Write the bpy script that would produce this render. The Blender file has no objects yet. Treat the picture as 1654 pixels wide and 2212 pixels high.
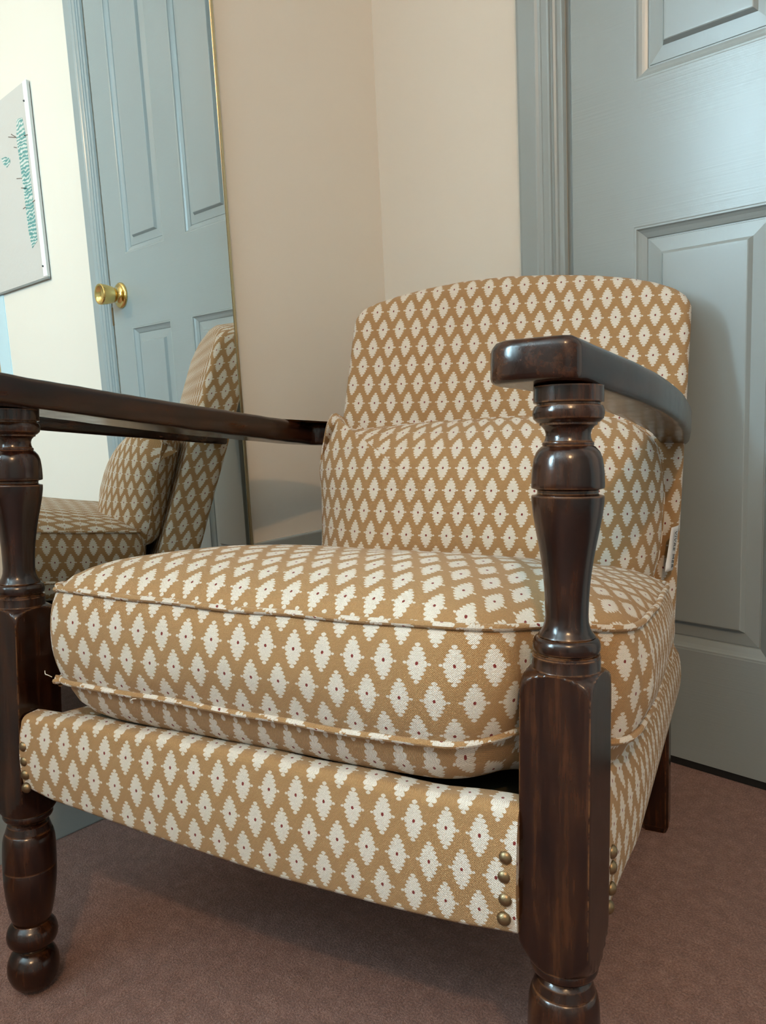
import bpy, bmesh, math, random
import numpy as np
from mathutils import Matrix, Vector, noise as mnoise

SC = bpy.context.scene
COL = SC.collection
PI = math.pi

# ------------------------------------------------------------------ camera
CAM_R = Matrix(((0.72047265, -0.0680006, 0.69014134),
                (0.69174006, 0.14098924, -0.70824976),
                (-0.04914109, 0.987673, 0.14861763)))
CAM_H = 0.6384
cam_d = bpy.data.cameras.new('camera')
cam_d.sensor_fit = 'VERTICAL'
cam_d.sensor_height = 36.0
cam_d.lens = 36.0 * 1654.29 / 2212.0
cam_d.clip_start = 0.02
cam = bpy.data.objects.new('camera', cam_d)
COL.objects.link(cam)
cam.matrix_world = Matrix.Translation((0, 0, CAM_H)) @ CAM_R.to_4x4()
SC.camera = cam

# ------------------------------------------------------------------ world, lights, exposure
W = bpy.data.worlds.new('world')
SC.world = W
W.use_nodes = True
bg = W.node_tree.nodes['Background']
bg.inputs[0].default_value = (0.72, 0.86, 1.0, 1)
bg.inputs[1].default_value = 2.0


def area_light(name, loc, rot, sx, sy, power, color):
    d = bpy.data.lights.new(name, 'AREA')
    d.shape = 'RECTANGLE'
    d.size, d.size_y = sx, sy
    d.energy = power
    d.color = color
    o = bpy.data.objects.new(name, d)
    o.location = loc
    o.rotation_euler = rot
    COL.objects.link(o)
    return o


# daylight arriving through the window of the left wall (the light stands just outside the panes)
area_light('window_daylight', (-1.40, -1.30, 1.70), (0, -PI / 2, 0), 1.35, 1.25, 375, (0.60, 0.84, 1.0))

LAMP = (0.75, -0.70, 2.05)       # the bulb of the pendant; its light is made in the pendant's builder

SC.view_settings.view_transform = 'Standard'
SC.view_settings.look = 'None'
SC.view_settings.gamma = 1.0
SC.view_settings.exposure = 0.15
SC.view_settings.use_curve_mapping = False

# ------------------------------------------------------------------ node helpers


class NT:
    def __init__(self, tree):
        self.t = tree

    def n(self, typ, **k):
        x = self.t.nodes.new(typ)
        for a, b in k.items():
            setattr(x, a, b)
        return x

    def link(self, a, b):
        self.t.links.new(a, b)

    def put(self, sock, v):
        if isinstance(v, (int, float)):
            sock.default_value = v
        elif isinstance(v, tuple):
            sock.default_value = v if len(v) == len(sock.default_value) else v + (1,)
        else:
            self.link(v, sock)

    def m(self, op, a, b=None, c=None, clamp=False):
        x = self.n('ShaderNodeMath', operation=op, use_clamp=clamp)
        self.put(x.inputs[0], a)
        if b is not None:
            self.put(x.inputs[1], b)
        if c is not None:
            self.put(x.inputs[2], c)
        return x.outputs[0]

    def mix(self, f, a, b, mode='MIX'):
        x = self.n('ShaderNodeMix', data_type='RGBA', blend_type=mode)
        self.put(x.inputs[0], f)
        self.put(x.inputs[6], a)
        self.put(x.inputs[7], b)
        return x.outputs[2]

    def noise(self, vec, scale, detail=3.0, rough=0.55, out=0):
        x = self.n('ShaderNodeTexNoise')
        if vec is not None:
            self.link(vec, x.inputs['Vector'])
        x.inputs['Scale'].default_value = scale
        x.inputs['Detail'].default_value = detail
        x.inputs['Roughness'].default_value = rough
        return x.outputs[out]

    def ramp(self, f, stops):
        x = self.n('ShaderNodeValToRGB')
        self.link(f, x.inputs[0])
        e = x.color_ramp.elements
        while len(e) < len(stops):
            e.new(0.5)
        for i, (p, c) in enumerate(stops):
            e[i].position = p
            e[i].color = c + (1,) if len(c) == 3 else c
        return x.outputs[0]

    def scale(self, vec, s, rot=(0, 0, 0)):
        x = self.n('ShaderNodeMapping')
        self.link(vec, x.inputs[0])
        x.inputs['Scale'].default_value = s
        x.inputs['Rotation'].default_value = rot
        return x.outputs[0]

    def bump(self, h, strength, dist, normal=None):
        x = self.n('ShaderNodeBump')
        x.inputs['Strength'].default_value = strength
        x.inputs['Distance'].default_value = dist
        self.link(h, x.inputs['Height'])
        if normal is not None:
            self.link(normal, x.inputs['Normal'])
        return x.outputs[0]


def mat(name):
    m = bpy.data.materials.new(name)
    m.use_nodes = True
    t = NT(m.node_tree)
    b = m.node_tree.nodes['Principled BSDF']
    return m, t, b


def coords(t, kind='Object'):
    return t.n('ShaderNodeTexCoord').outputs[kind]


def plain(name, col, rough=0.6, metal=0.0, bump=None, coat=0.0, spec=0.5):
    m, t, b = mat(name)
    b.inputs['Base Color'].default_value = col + (1,)
    b.inputs['Roughness'].default_value = rough
    b.inputs['Metallic'].default_value = metal
    b.inputs['Coat Weight'].default_value = coat
    b.inputs['Specular IOR Level'].default_value = spec
    if bump:
        sc, st, d = bump
        t.link(t.bump(t.noise(coords(t), sc, 3), st, d), b.inputs['Normal'])
    return m


# ------------------------------------------------------------------ materials
def fabric_material(name='printed_linen', dx=27.4, dy=59.0, ground=(0.385, 0.222, 0.095), motif=(0.70, 0.64, 0.56)):
    m, t, b = mat(name)
    uv = coords(t, 'UV')
    nz = t.noise(uv, 260.0, 1.0, 0.5, out=1)          # small wobble of the print
    sub = t.n('ShaderNodeVectorMath', operation='SUBTRACT')
    t.link(nz, sub.inputs[0])
    sub.inputs[1].default_value = (0.5, 0.5, 0.5)
    mul = t.n('ShaderNodeVectorMath', operation='SCALE')
    t.link(sub.outputs[0], mul.inputs[0])
    mul.inputs['Scale'].default_value = 0.0011
    add = t.n('ShaderNodeVectorMath', operation='ADD')
    t.link(uv, add.inputs[0])
    t.link(mul.outputs[0], add.inputs[1])
    sp = t.n('ShaderNodeSeparateXYZ')
    t.link(add.outputs[0], sp.inputs[0])
    xm = t.m('MULTIPLY', sp.outputs[0], 1000.0 / dx)
    ym = t.m('MULTIPLY', sp.outputs[1], 1000.0 / dy)

    def lattice(ox, oy):
        fx = t.m('SUBTRACT', t.m('FRACT', t.m('ADD', xm, 100.0 + ox)), 0.5)
        fy = t.m('SUBTRACT', t.m('FRACT', t.m('ADD', ym, 100.0 + oy)), 0.5)
        X = t.m('ABSOLUTE', t.m('MULTIPLY', fx, dx))
        Y = t.m('ABSOLUTE', t.m('MULTIPLY', fy, dy))
        q = t.m('DIVIDE', t.m('MAXIMUM', t.m('SUBTRACT', Y, t.m('MULTIPLY', X, 0.16)), 0.0), 3.62)
        k = t.m('ROUND', q)
        f = t.m('SUBTRACT', q, k)
        L = t.m('SUBTRACT', 8.0, t.m('MULTIPLY', k, t.m('ADD', 0.36, t.m('MULTIPLY', k, 0.27))))
        hw = t.m('SUBTRACT', L, t.m('MULTIPLY', t.m('MULTIPLY', f, f), 8.6))
        mask = t.m('ADD', t.m('DIVIDE', t.m('SUBTRACT', hw, X), 0.5), 0.5, clamp=True)
        e2 = t.m('ADD', t.m('POWER', t.m('DIVIDE', t.m('ABSOLUTE', t.m('SUBTRACT', X, 9.6)), 1.5), 2.0), t.m('POWER', t.m('DIVIDE', Y, 1.15), 2.0))
        mask = t.m('MAXIMUM', mask, t.m('MULTIPLY', t.m('SUBTRACT', 1.2, e2), 2.0, clamp=True))
        d2 = t.m('ADD', t.m('POWER', t.m('DIVIDE', X, 1.15), 2.0), t.m('POWER', t.m('DIVIDE', Y, 1.5), 2.0))
        dot = t.m('MULTIPLY', t.m('SUBTRACT', 1.25, d2), 2.5, clamp=True)
        return mask, dot
    ma, da = lattice(0, 0)
    mb, db = lattice(0.5, 0.5)
    mask = t.m('MAXIMUM', ma, mb)
    dot = t.m('MAXIMUM', da, db)
    # linen weave: about 1.3 mm threads
    sp2 = t.n('ShaderNodeSeparateXYZ')
    t.link(uv, sp2.inputs[0])
    wx = t.m('SINE', t.m('MULTIPLY', sp2.outputs[0], 2 * PI / 0.00145))
    wy = t.m('SINE', t.m('MULTIPLY', sp2.outputs[1], 2 * PI / 0.00145))
    we = t.m('MULTIPLY', wx, wy)
    slub = t.noise(t.scale(uv, (1, 1, 1)), 900.0, 2.0, 0.6)
    slub2 = t.noise(t.scale(uv, (40, 900, 1)), 1.0, 2.0, 0.6)
    tone = t.m('ADD', t.m('ADD', t.m('MULTIPLY', we, 0.30), 0.64), t.m('ADD', t.m('MULTIPLY', slub, 0.55), t.m('MULTIPLY', slub2, 0.20)))
    col = t.mix(mask, ground, motif)
    col = t.mix(dot, col, (0.20, 0.022, 0.018))
    comb = t.n('ShaderNodeCombineXYZ')
    for i in range(3):
        t.link(tone, comb.inputs[i])
    col = t.mix(1.0, col, comb.outputs[0], 'MULTIPLY')
    t.link(col, b.inputs['Base Color'])
    b.inputs['Roughness'].default_value = 0.78
    b.inputs['Specular IOR Level'].default_value = 0.28
    b.inputs['Sheen Weight'].default_value = 0.12
    b.inputs['Sheen Roughness'].default_value = 0.5
    h = t.m('ADD', t.m('MULTIPLY', we, 0.5), t.m('MULTIPLY', slub, 0.8))
    t.link(t.bump(h, 0.7, 0.0008), b.inputs['Normal'])
    return m


def wood_material(name, stretch, base=None):
    m, t, b = mat(name)
    ob = coords(t, 'Object')
    g = t.noise(t.scale(ob, stretch), 1.0, 5.0, 0.62)
    fine = t.noise(t.scale(ob, tuple(s * 5 for s in stretch)), 1.0, 3.0, 0.6)
    big = t.noise(ob, 14.0, 3.0, 0.6)
    v = t.m('ADD', t.m('MULTIPLY', g, 0.62), t.m('ADD', t.m('MULTIPLY', fine, 0.22), t.m('MULTIPLY', big, 0.34)))
    col = t.ramp(v, [(0.44, (0.0050, 0.0017, 0.0014)), (0.57, (0.0150, 0.0045, 0.0025)), (0.69, (0.040, 0.0130, 0.0050)), (0.86, (0.090, 0.031, 0.010))])
    # worn arrises show the paler timber
    bv = t.n('ShaderNodeBevel', samples=4)
    bv.inputs['Radius'].default_value = 0.0022
    geo = t.n('ShaderNodeNewGeometry')
    dp = t.n('ShaderNodeVectorMath', operation='DOT_PRODUCT')
    t.link(bv.outputs[0], dp.inputs[0])
    t.link(geo.outputs['Normal'], dp.inputs[1])
    edge = t.m('MULTIPLY', t.m('SUBTRACT', 0.994, dp.outputs['Value']), 14.0, clamp=True)
    patch = t.m('MULTIPLY', t.m('SUBTRACT', t.noise(ob, 55.0, 4.0, 0.7), 0.41), 8.0, clamp=True)
    wear = t.m('MULTIPLY', t.m('MULTIPLY', edge, patch), 0.75)
    col = t.mix(wear, col, (0.20, 0.085, 0.03))
    scr = t.m('MULTIPLY', t.m('SUBTRACT', t.noise(t.scale(ob, (260, 260, 60)), 1.0, 2.0, 0.5), 0.73), 8.0, clamp=True)
    col = t.mix(t.m('MULTIPLY', scr, 0.25), col, (0.10, 0.055, 0.03))
    t.link(col, b.inputs['Base Color'])
    r = t.m('ADD', 0.10, t.m('MULTIPLY', t.noise(ob, 45.0, 4.0, 0.7), 0.20))
    t.link(r, b.inputs['Roughness'])
    b.inputs['Specular IOR Level'].default_value = 0.5
    h = t.m('ADD', t.m('MULTIPLY', fine, 0.6), t.m('MULTIPLY', t.noise(ob, 30.0, 4.0, 0.6), 1.2))
    t.link(t.bump(h, 0.12, 0.0008), b.inputs['Normal'])
    return m


def paint_material(name, col, rough, brush=(6, 260, 260), bst=0.12, var=0.05):
    m, t, b = mat(name)
    ob = coords(t, 'Object')
    n1 = t.noise(ob, 3.0, 4.0, 0.6)
    f = t.m('ADD', 1.0 - var / 2, t.m('MULTIPLY', n1, var))
    comb = t.n('ShaderNodeCombineXYZ')
    for i in range(3):
        t.link(f, comb.inputs[i])
    t.link(t.mix(1.0, col + (1,), comb.outputs[0], 'MULTIPLY'), b.inputs['Base Color'])
    b.inputs['Roughness'].default_value = rough
    h = t.noise(t.scale(ob, brush), 1.0, 3.0, 0.6)
    t.link(t.bump(h, bst, 0.001), b.inputs['Normal'])
    return m


def carpet_material():
    m, t, b = mat('pink_brown_carpet')
    ob = coords(t, 'Object')
    tuft = t.noise(ob, 420.0, 3.0, 0.75)
    mid = t.noise(ob, 60.0, 4.0, 0.65)
    big = t.noise(ob, 5.0, 3.0, 0.5)
    v = t.m('ADD', t.m('MULTIPLY', tuft, 0.75), t.m('ADD', t.m('MULTIPLY', mid, 0.30), t.m('MULTIPLY', big, 0.12)))
    t.link(t.ramp(v, [(0.38, (0.110, 0.048, 0.033)), (0.57, (0.270, 0.128, 0.097)), (0.74, (0.50, 0.285, 0.225))]), b.inputs['Base Color'])
    b.inputs['Roughness'].default_value = 0.95
    b.inputs['Specular IOR Level'].default_value = 0.1
    b.inputs['Sheen Weight'].default_value = 0.25
    h = t.m('ADD', tuft, t.m('MULTIPLY', mid, 1.0))
    t.link(t.bump(h, 1.0, 0.006), b.inputs['Normal'])
    return m


FABRIC = fabric_material()
WOOD_V = wood_material('mahogany_upright_grain', (90, 90, 7))
WOOD_H = wood_material('mahogany_lengthwise_grain', (90, 7, 90))
WALL = paint_material('cream_wall_paint', (0.735, 0.69, 0.615), 0.85, (220, 220, 220), 0.10, 0.03)
WALL2 = paint_material('far_wall_low_bounce', (0.25, 0.23, 0.20), 0.85, (220, 220, 220), 0.10, 0.03)  # unseen walls, colour darkened to cut bounced light and deepen the shade
PALE = paint_material('pale_blue_wall', (0.50, 0.66, 0.72), 0.8, (220, 220, 220), 0.10, 0.03)
BLUE = paint_material('grey_blue_gloss_paint', (0.295, 0.340, 0.345), 0.26, (5, 5, 330), 0.22, 0.04)
BLUE_V = paint_material('grey_blue_gloss_paint_upright', (0.295, 0.340, 0.345), 0.29, (330, 330, 5), 0.14, 0.04)
CEIL = plain('white_ceiling_paint', (0.80, 0.79, 0.76), 0.9)
CARPET = carpet_material()
BRASS = plain('polished_brass', (0.80, 0.58, 0.22), 0.13, 1.0)
FRAME_M = plain('brass_mirror_frame', (0.74, 0.58, 0.34), 0.27, 1.0)
OLD_BRASS = plain('antique_brass', (0.25, 0.18, 0.10), 0.42, 1.0, (400, 0.25, 0.0006))
MIRROR = plain('mirror_silver', (0.90, 0.955, 0.95), 0.0, 1.0)
DARK = plain('black_backing_and_gap_shade', (0.008, 0.008, 0.009), 0.9)
LINING = plain('olive_lining', (0.045, 0.042, 0.022), 0.9)
TAGM = plain('white_satin_ribbon', (0.74, 0.73, 0.72), 0.45)
INK = plain('black_ink', (0.05, 0.05, 0.055), 0.7)
THREAD = plain('cream_thread', (0.80, 0.74, 0.64), 0.8)
LINT = plain('pale_lint', (0.36, 0.27, 0.22), 0.9)
CANVAS = plain('off_white_canvas', (0.55, 0.53, 0.50), 0.8, 0.0, (60, 0.4, 0.003))
CANVAS_EDGE = plain('white_canvas_border', (0.86, 0.87, 0.86), 0.8)
GREY_EDGE = plain('grey_bottom_strip', (0.22, 0.23, 0.22), 0.7)
UPVC = plain('white_window_paint', (0.80, 0.80, 0.79), 0.4)
GLASS, gt, gb = mat('window_glass')
g1 = gt.n('ShaderNodeBsdfTransparent')
g1.inputs[0].default_value = (0.93, 0.96, 0.95, 1)
g2 = gt.n('ShaderNodeBsdfGlossy')
g2.inputs['Roughness'].default_value = 0.0
g3 = gt.n('ShaderNodeMixShader')
g3.inputs[0].default_value = 0.07
gt.link(g1.outputs[0], g3.inputs[1])
gt.link(g2.outputs[0], g3.inputs[2])
gt.link(g3.outputs[0], GLASS.node_tree.nodes['Material Output'].inputs[0])

# ------------------------------------------------------------------ mesh helpers


def make(name, verts, faces, material, parent=None, uvs=None, smooth=True, matrix=None):
    me = bpy.data.meshes.new(name)
    me.from_pydata([tuple(v) for v in verts], [], faces)
    if uvs is not None:
        l = me.uv_layers.new(name='UVMap')
        for p in me.polygons:
            for li, vi in zip(p.loop_indices, p.vertices):
                l.data[li].uv = uvs[vi] if not callable(uvs) else uvs(p, vi)
    if smooth:
        for p in me.polygons:
            p.use_smooth = True
    me.materials.append(material)
    me.validate()
    o = bpy.data.objects.new(name, me)
    COL.objects.link(o)
    if parent is not None:
        o.parent = parent
    if matrix is not None:
        o.matrix_world = matrix
    return o


def fix_normals(o):
    bm = bmesh.new()
    bm.from_mesh(o.data)
    bmesh.ops.recalc_face_normals(bm, faces=bm.faces)
    bm.to_mesh(o.data)
    bm.free()
    return o


def box(name, lo, hi, material, parent=None, bevel=0.0, seg=2):
    bm = bmesh.new()
    bmesh.ops.create_cube(bm, size=1.0)
    for v in bm.verts:
        v.co = Vector([lo[i] + (v.co[i] + 0.5) * (hi[i] - lo[i]) for i in range(3)])
    if bevel > 0:
        bmesh.ops.bevel(bm, geom=bm.edges[:], offset=bevel, segments=seg, affect='EDGES', profile=0.6)
    me = bpy.data.meshes.new(name)
    bm.to_mesh(me)
    bm.free()
    me.materials.append(material)
    o = bpy.data.objects.new(name, me)
    COL.objects.link(o)
    if parent is not None:
        o.parent = parent
    return o


def join_boxes(name, boxes, material, parent=None):
    V, F = [], []
    for lo, hi in boxes:
        k = len(V)
        for x in (lo[0], hi[0]):
            for y in (lo[1], hi[1]):
                for z in (lo[2], hi[2]):
                    V.append((x, y, z))
        F += [(k, k + 1, k + 3, k + 2), (k + 4, k + 6, k + 7, k + 5), (k, k + 4, k + 5, k + 1), (k + 2, k + 3, k + 7, k + 6), (k, k + 2, k + 6, k + 4), (k + 1, k + 5, k + 7, k + 3)]
    return fix_normals(make(name, V, F, material, parent, smooth=False))


def lathe(name, prof, material, parent=None, n=48, axis='Z', smooth=True, matrix=None):
    """prof: list of (h, r)"""
    V, F = [], []
    for h, r in prof:
        for i in range(n):
            a = 2 * PI * i / n
            V.append((r * math.cos(a), r * math.sin(a), h))
    for j in range(len(prof) - 1):
        for i in range(n):
            F.append((j * n + i, j * n + (i + 1) % n, (j + 1) * n + (i + 1) % n, (j + 1) * n + i))
    F.append(tuple(range(n)))
    F.append(tuple((len(prof) - 1) * n + i for i in range(n)))
    o = make(name, V, F, material, parent, smooth=smooth)
    fix_normals(o)
    o.data.polygons[len(F) - 1].use_smooth = False
    o.data.polygons[len(F) - 2].use_smooth = False
    if matrix is not None:
        o.matrix_local = matrix
    return o


def tube(name, pts, r, material, parent=None, n=10, closed=False, twist_uv=True):
    pts = [Vector(p) for p in pts]
    N = len(pts)
    V, UV, F = [], [], []
    L = 0.0
    up = Vector((0, 0, 1))
    rows = N + (1 if closed else 0)
    for j in range(rows):
        p = pts[j % N]
        a = pts[(j - 1) % N] if (closed or j > 0) else pts[j]
        b = pts[(j + 1) % N] if (closed or j < N - 1) else pts[j]
        tg = (b - a).normalized()
        s = tg.cross(up)
        if s.length < 1e-4:
            s = tg.cross(Vector((0, 1, 0)))
        s.normalize()
        w = s.cross(tg)
        if j > 0:
            L += (p - pts[(j - 1) % N]).length
        for i in range(n + 1):
            an = 2 * PI * i / n
            V.append(p + (s * math.cos(an) + w * math.sin(an)) * r)
            UV.append((L * 0.72 + i / n * 2 * PI * r * 0.7, L * 0.72 - i / n * 2 * PI * r * 0.7))
    for j in range(rows - 1):
        for i in range(n):
            k = j * (n + 1) + i
            F.append((k, k + 1, k + n + 2, k + n + 1))
    o = make(name, V, F, material, parent, UV)
    return fix_normals(o)


def empty(name, matrix=None, loc=None):
    o = bpy.data.objects.new(name, None)
    COL.objects.link(o)
    o.empty_display_size = 0.05
    if matrix is not None:
        o.matrix_world = matrix
    if loc is not None:
        o.location = loc
    return o


def tag(o, label, cat, group=None):
    o['label'] = label
    o['category'] = cat
    if group:
        o['group'] = group
    return o


def struct(o):
    o['kind'] = 'structure'
    return o


def catmull(pts, per=8, closed=False):
    P = [Vector(p) for p in pts]
    n = len(P)
    out = []
    for i in range(n if closed else n - 1):
        p0 = P[(i - 1) % n] if (closed or i > 0) else P[0]
        p1 = P[i]
        p2 = P[(i + 1) % n]
        p3 = P[(i + 2) % n] if (closed or i < n - 2) else P[-1]
        for k in range(per):
            t = k / per
            out.append(0.5 * ((2 * p1) + (-p0 + p2) * t + (2 * p0 - 5 * p1 + 4 * p2 - p3) * t * t + (-p0 + 3 * p1 - 3 * p2 + p3) * t ** 3))
    if not closed:
        out.append(P[-1])
    return out


def resample(pts, n, closed=True):
    P = pts + ([pts[0]] if closed else [])
    d = [0.0]
    for a, b in zip(P[:-1], P[1:]):
        d.append(d[-1] + (b - a).length)
    out = []
    j = 0
    for i in range(n):
        s = d[-1] * i / (n if closed else n - 1)
        while j < len(d) - 2 and d[j + 1] < s:
            j += 1
        f = (s - d[j]) / max(d[j + 1] - d[j], 1e-9)
        out.append(P[j].lerp(P[j + 1], min(max(f, 0), 1)))
    return out


# ================================================================== THE ROOM
XA, YB = -1.132, 1.200
XR, YR, ZC = 2.05, -2.70, 2.38
struct(box('floor', (XA - 0.1, YR - 0.1, -0.06), (XR + 0.1, YB + 0.14, 0.0), CARPET))
struct(box('ceiling', (XA - 0.1, YR - 0.1, ZC), (XR + 0.1, YB + 0.1, ZC + 0.08), CEIL))
# left wall with the window opening
WY0, WY1, WZ0, WZ1 = -1.92, -0.70, 1.08, 2.20
struct(join_boxes('wall_left', [((XA - 0.10, YR - 0.1, 0), (XA, WY0, ZC)), ((XA - 0.10, WY1, 0), (XA, YB + 0.1, ZC)),
                                ((XA - 0.10, WY0, 0), (XA, WY1, WZ0)), ((XA - 0.10, WY0, WZ1), (XA, WY1, ZC))], WALL))
# back wall with the doorway
DX0, DX1, DZ = -0.694, 0.076, 1.985
struct(join_boxes('wall_back', [((XA, YB, 0), (DX0 - 0.012, YB + 0.10, ZC)), ((DX1 + 0.012, YB, 0), (XR + 0.1, YB + 0.10, ZC)),
                                ((DX0 - 0.012, YB, DZ + 0.012), (DX1 + 0.012, YB + 0.10, ZC))], WALL))
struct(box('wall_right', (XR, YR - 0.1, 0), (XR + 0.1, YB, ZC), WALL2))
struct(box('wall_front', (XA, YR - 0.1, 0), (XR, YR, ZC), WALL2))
struct(box('trim_1', (0.925, YB - 0.004, 0.0), (1.75, YB + 0.001, ZC), PALE))      # pale blue stretch of the back wall
# skirting
struct(box('baseboard_left', (XA, WY0 - 0.7, 0.0), (XA + 0.012, YB, 0.386), BLUE, bevel=0.003))
struct(box('baseboard_back', (XA + 0.012, YB - 0.012, 0.0), (DX0 - 0.085, YB, 0.386), BLUE, bevel=0.003))

# window
wf = join_boxes('window_1', [((XA - 0.085, WY0, WZ0), (XA - 0.03, WY0 + 0.06, WZ1)), ((XA - 0.085, WY1 - 0.06, WZ0), (XA - 0.03, WY1, WZ1)),
                             ((XA - 0.085, WY0, WZ0), (XA - 0.03, WY1, WZ0 + 0.06)), ((XA - 0.085, WY0, WZ1 - 0.06), (XA - 0.03, WY1, WZ1)),
                             ((XA - 0.08, -1.335, WZ0), (XA - 0.035, -1.285, WZ1))], UPVC)
struct(wf)
for y0, y1 in ((WY0 + 0.06, -1.335), (-1.285, WY1 - 0.06)):
    box('pane', (XA - 0.062, y0, WZ0 + 0.06), (XA - 0.058, y1, WZ1 - 0.06), GLASS, wf)
box('window_sill', (XA - 0.03, WY0 - 0.05, WZ0 - 0.03), (XA + 0.09, WY1 + 0.05, WZ0), UPVC, wf, 0.006)

# ---- door leaf with four raised panels
PANELS = [(-0.583, -0.363, 0.205, 0.884), (-0.255, -0.035, 0.205, 0.884), (-0.583, -0.363, 1.099, 1.872), (-0.255, -0.035, 1.099, 1.872)]
door = struct(empty('door_1', loc=(DX0, YB, 0)))
# leaf face as a grid with holes
xs = sorted({DX0 + 0.003, DX1 - 0.003, *[p[0] for p in PANELS], *[p[1] for p in PANELS]})
zs = sorted({0.014, DZ - 0.003, *[p[2] for p in PANELS], *[p[3] for p in PANELS]})
V, F = [], []


def quad(a, b, c, d):
    k = len(V)
    V.extend([a, b, c, d])
    F.append((k, k + 1, k + 2, k + 3))


for i in range(len(xs) - 1):
    for j in range(len(zs) - 1):
        cxm, czm = (xs[i] + xs[i + 1]) / 2, (zs[j] + zs[j + 1]) / 2
        if any(p[0] < cxm < p[1] and p[2] < czm < p[3] for p in PANELS):
            continue
        quad((xs[i], YB, zs[j]), (xs[i + 1], YB, zs[j]), (xs[i + 1], YB, zs[j + 1]), (xs[i], YB, zs[j + 1]))
x0, x1, z0, z1 = xs[0], xs[-1], zs[0], zs[-1]
for a, b in (((x0, z0), (x1, z0)), ((x1, z0), (x1, z1)), ((x1, z1), (x0, z1)), ((x0, z1), (x0, z0))):
    quad((a[0], YB, a[1]), (a[0], YB + 0.04, a[1]), (b[0], YB + 0.04, b[1]), (b[0], YB, b[1]))
leaf = make('door_leaf', V, F, BLUE, door, smooth=False)
leaf.matrix_parent_inverse = Matrix.Translation((-DX0, -YB, 0))
for (a, b, c, d) in PANELS:
    prof = [(0, 0), (0.0015, 0.0005), (0.004, -0.0035 + 0.004), (0.006, 0.0035), (0.010, 0.0065), (0.014, 0.0085), (0.0175, 0.0105), (0.0185, 0.0125), (0.0205, 0.0125), (0.0212, 0.0112),
            (0.0420, 0.0088), (0.0462, 0.0018), (0.0475, 0.0010), (0.050, 0.0009)]
    V, F = [], []
    for off, dep in prof:
        V += [(a + off, YB + dep, c + off), (b - off, YB + dep, c + off), (b - off, YB + dep, d - off), (a + off, YB + dep, d - off)]
    for j in range(len(prof) - 1):
        for i in range(4):
            F.append((j * 4 + i, j * 4 + (i + 1) % 4, (j + 1) * 4 + (i + 1) % 4, (j + 1) * 4 + i))
    k = (len(prof) - 1) * 4
    F.append((k, k + 1, k + 2, k + 3))
    po = make('panel', V, F, BLUE_V, door, smooth=False)
    po.matrix_parent_inverse = Matrix.Translation((-DX0, -YB, 0))
# black boxes behind and under the leaf: shade of its gaps as colour
struct(box('gap_shade_back', (DX0 - 0.012, YB + 0.045, 0.0), (DX1 + 0.012, YB + 0.10, DZ + 0.012), DARK))
struct(box('gap_shade_under', (DX0 - 0.008, YB + 0.002, 0.0005), (DX1 + 0.008, YB + 0.040, 0.0128), DARK))
# knob on the latch side
knob = lathe('door_handle', [(0.0, 0.0385), (0.004, 0.0385), (0.007, 0.036), (0.0085, 0.031), (0.010, 0.024), (0.016, 0.0175), (0.020, 0.0165), (0.024, 0.0215), (0.032, 0.0250),
                             (0.050, 0.0292), (0.066, 0.0310), (0.071, 0.0300), (0.0715, 0.0285), (0.068, 0.0240), (0.061, 0.0150), (0.059, 0.006), (0.0585, 0.001)], BRASS, door, n=56)
knob.matrix_parent_inverse = Matrix.Translation((-DX0, -YB, 0))
knob.location = (0.012, YB, 0.984)
knob.rotation_euler = (PI / 2, 0, 0)
lp = box('latch_plate', (DX1 - 0.004, YB - 0.002, 0.90), (DX1 + 0.004, YB + 0.01, 0.955), OLD_BRASS, door)
lp.matrix_parent_inverse = Matrix.Translation((-DX0, -YB, 0))

# ---- architrave: moulded casing swept up the jamb, over the head and down
CAS = [(0.000, 0.002), (0.003, -0.004), (0.005, -0.0045), (0.011, -0.0050), (0.0125, -0.0085), (0.016, -0.0105), (0.0195, -0.0085), (0.0205, -0.0065), (0.023, -0.0065), (0.0245, -0.0100),
       (0.0275, -0.0110), (0.0375, -0.0112), (0.0385, -0.0128), (0.0425, -0.0145), (0.0465, -0.0168), (0.049, -0.0172), (0.078, -0.0178), (0.082, -0.0172), (0.0835, -0.015), (0.0840, 0.0)]


def casing(name, path):
    V, F = [], []
    n = len(CAS)
    for (x, z, dx_, dz_) in path:
        for off, dep in CAS:
            V.append((x + dx_ * off, YB + dep, z + dz_ * off))
    for j in range(len(path) - 1):
        for i in range(n - 1):
            F.append((j * n + i, j * n + i + 1, (j + 1) * n + i + 1, (j + 1) * n + i))
    return struct(fix_normals(make(name, V, F, BLUE_V, None, smooth=False)))


casing('trim_3', [(DX0 - 0.008, 0.0, -1, 0), (DX0 - 0.008, DZ + 0.008, -1, 1), (DX1 + 0.008, DZ + 0.008, 1, 1), (DX1 + 0.008, 0.0, 1, 0)])
struct(join_boxes('trim_4', [((DX0 - 0.012, YB + 0.010, 0), (DX0 + 0.000, YB + 0.05, DZ)), ((DX1 - 0.000, YB + 0.010, 0), (DX1 + 0.012, YB + 0.05, DZ))], BLUE_V))

# ---- mirror on the left wall
MY0, MY1, MZ0, MZ1, MX = 0.405, 0.803, 0.075, 1.62, -1.114
mr = tag(empty('wall_mirror', loc=(XA, (MY0 + MY1) / 2, MZ0)), 'tall narrow mirror with thin brass metal frame on the cream wall, left of the armchair', 'mirror')


def child_world(o, parent):
    o.parent = parent
    o.matrix_parent_inverse = Matrix.Translation(parent.location).inverted()
    return o


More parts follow.
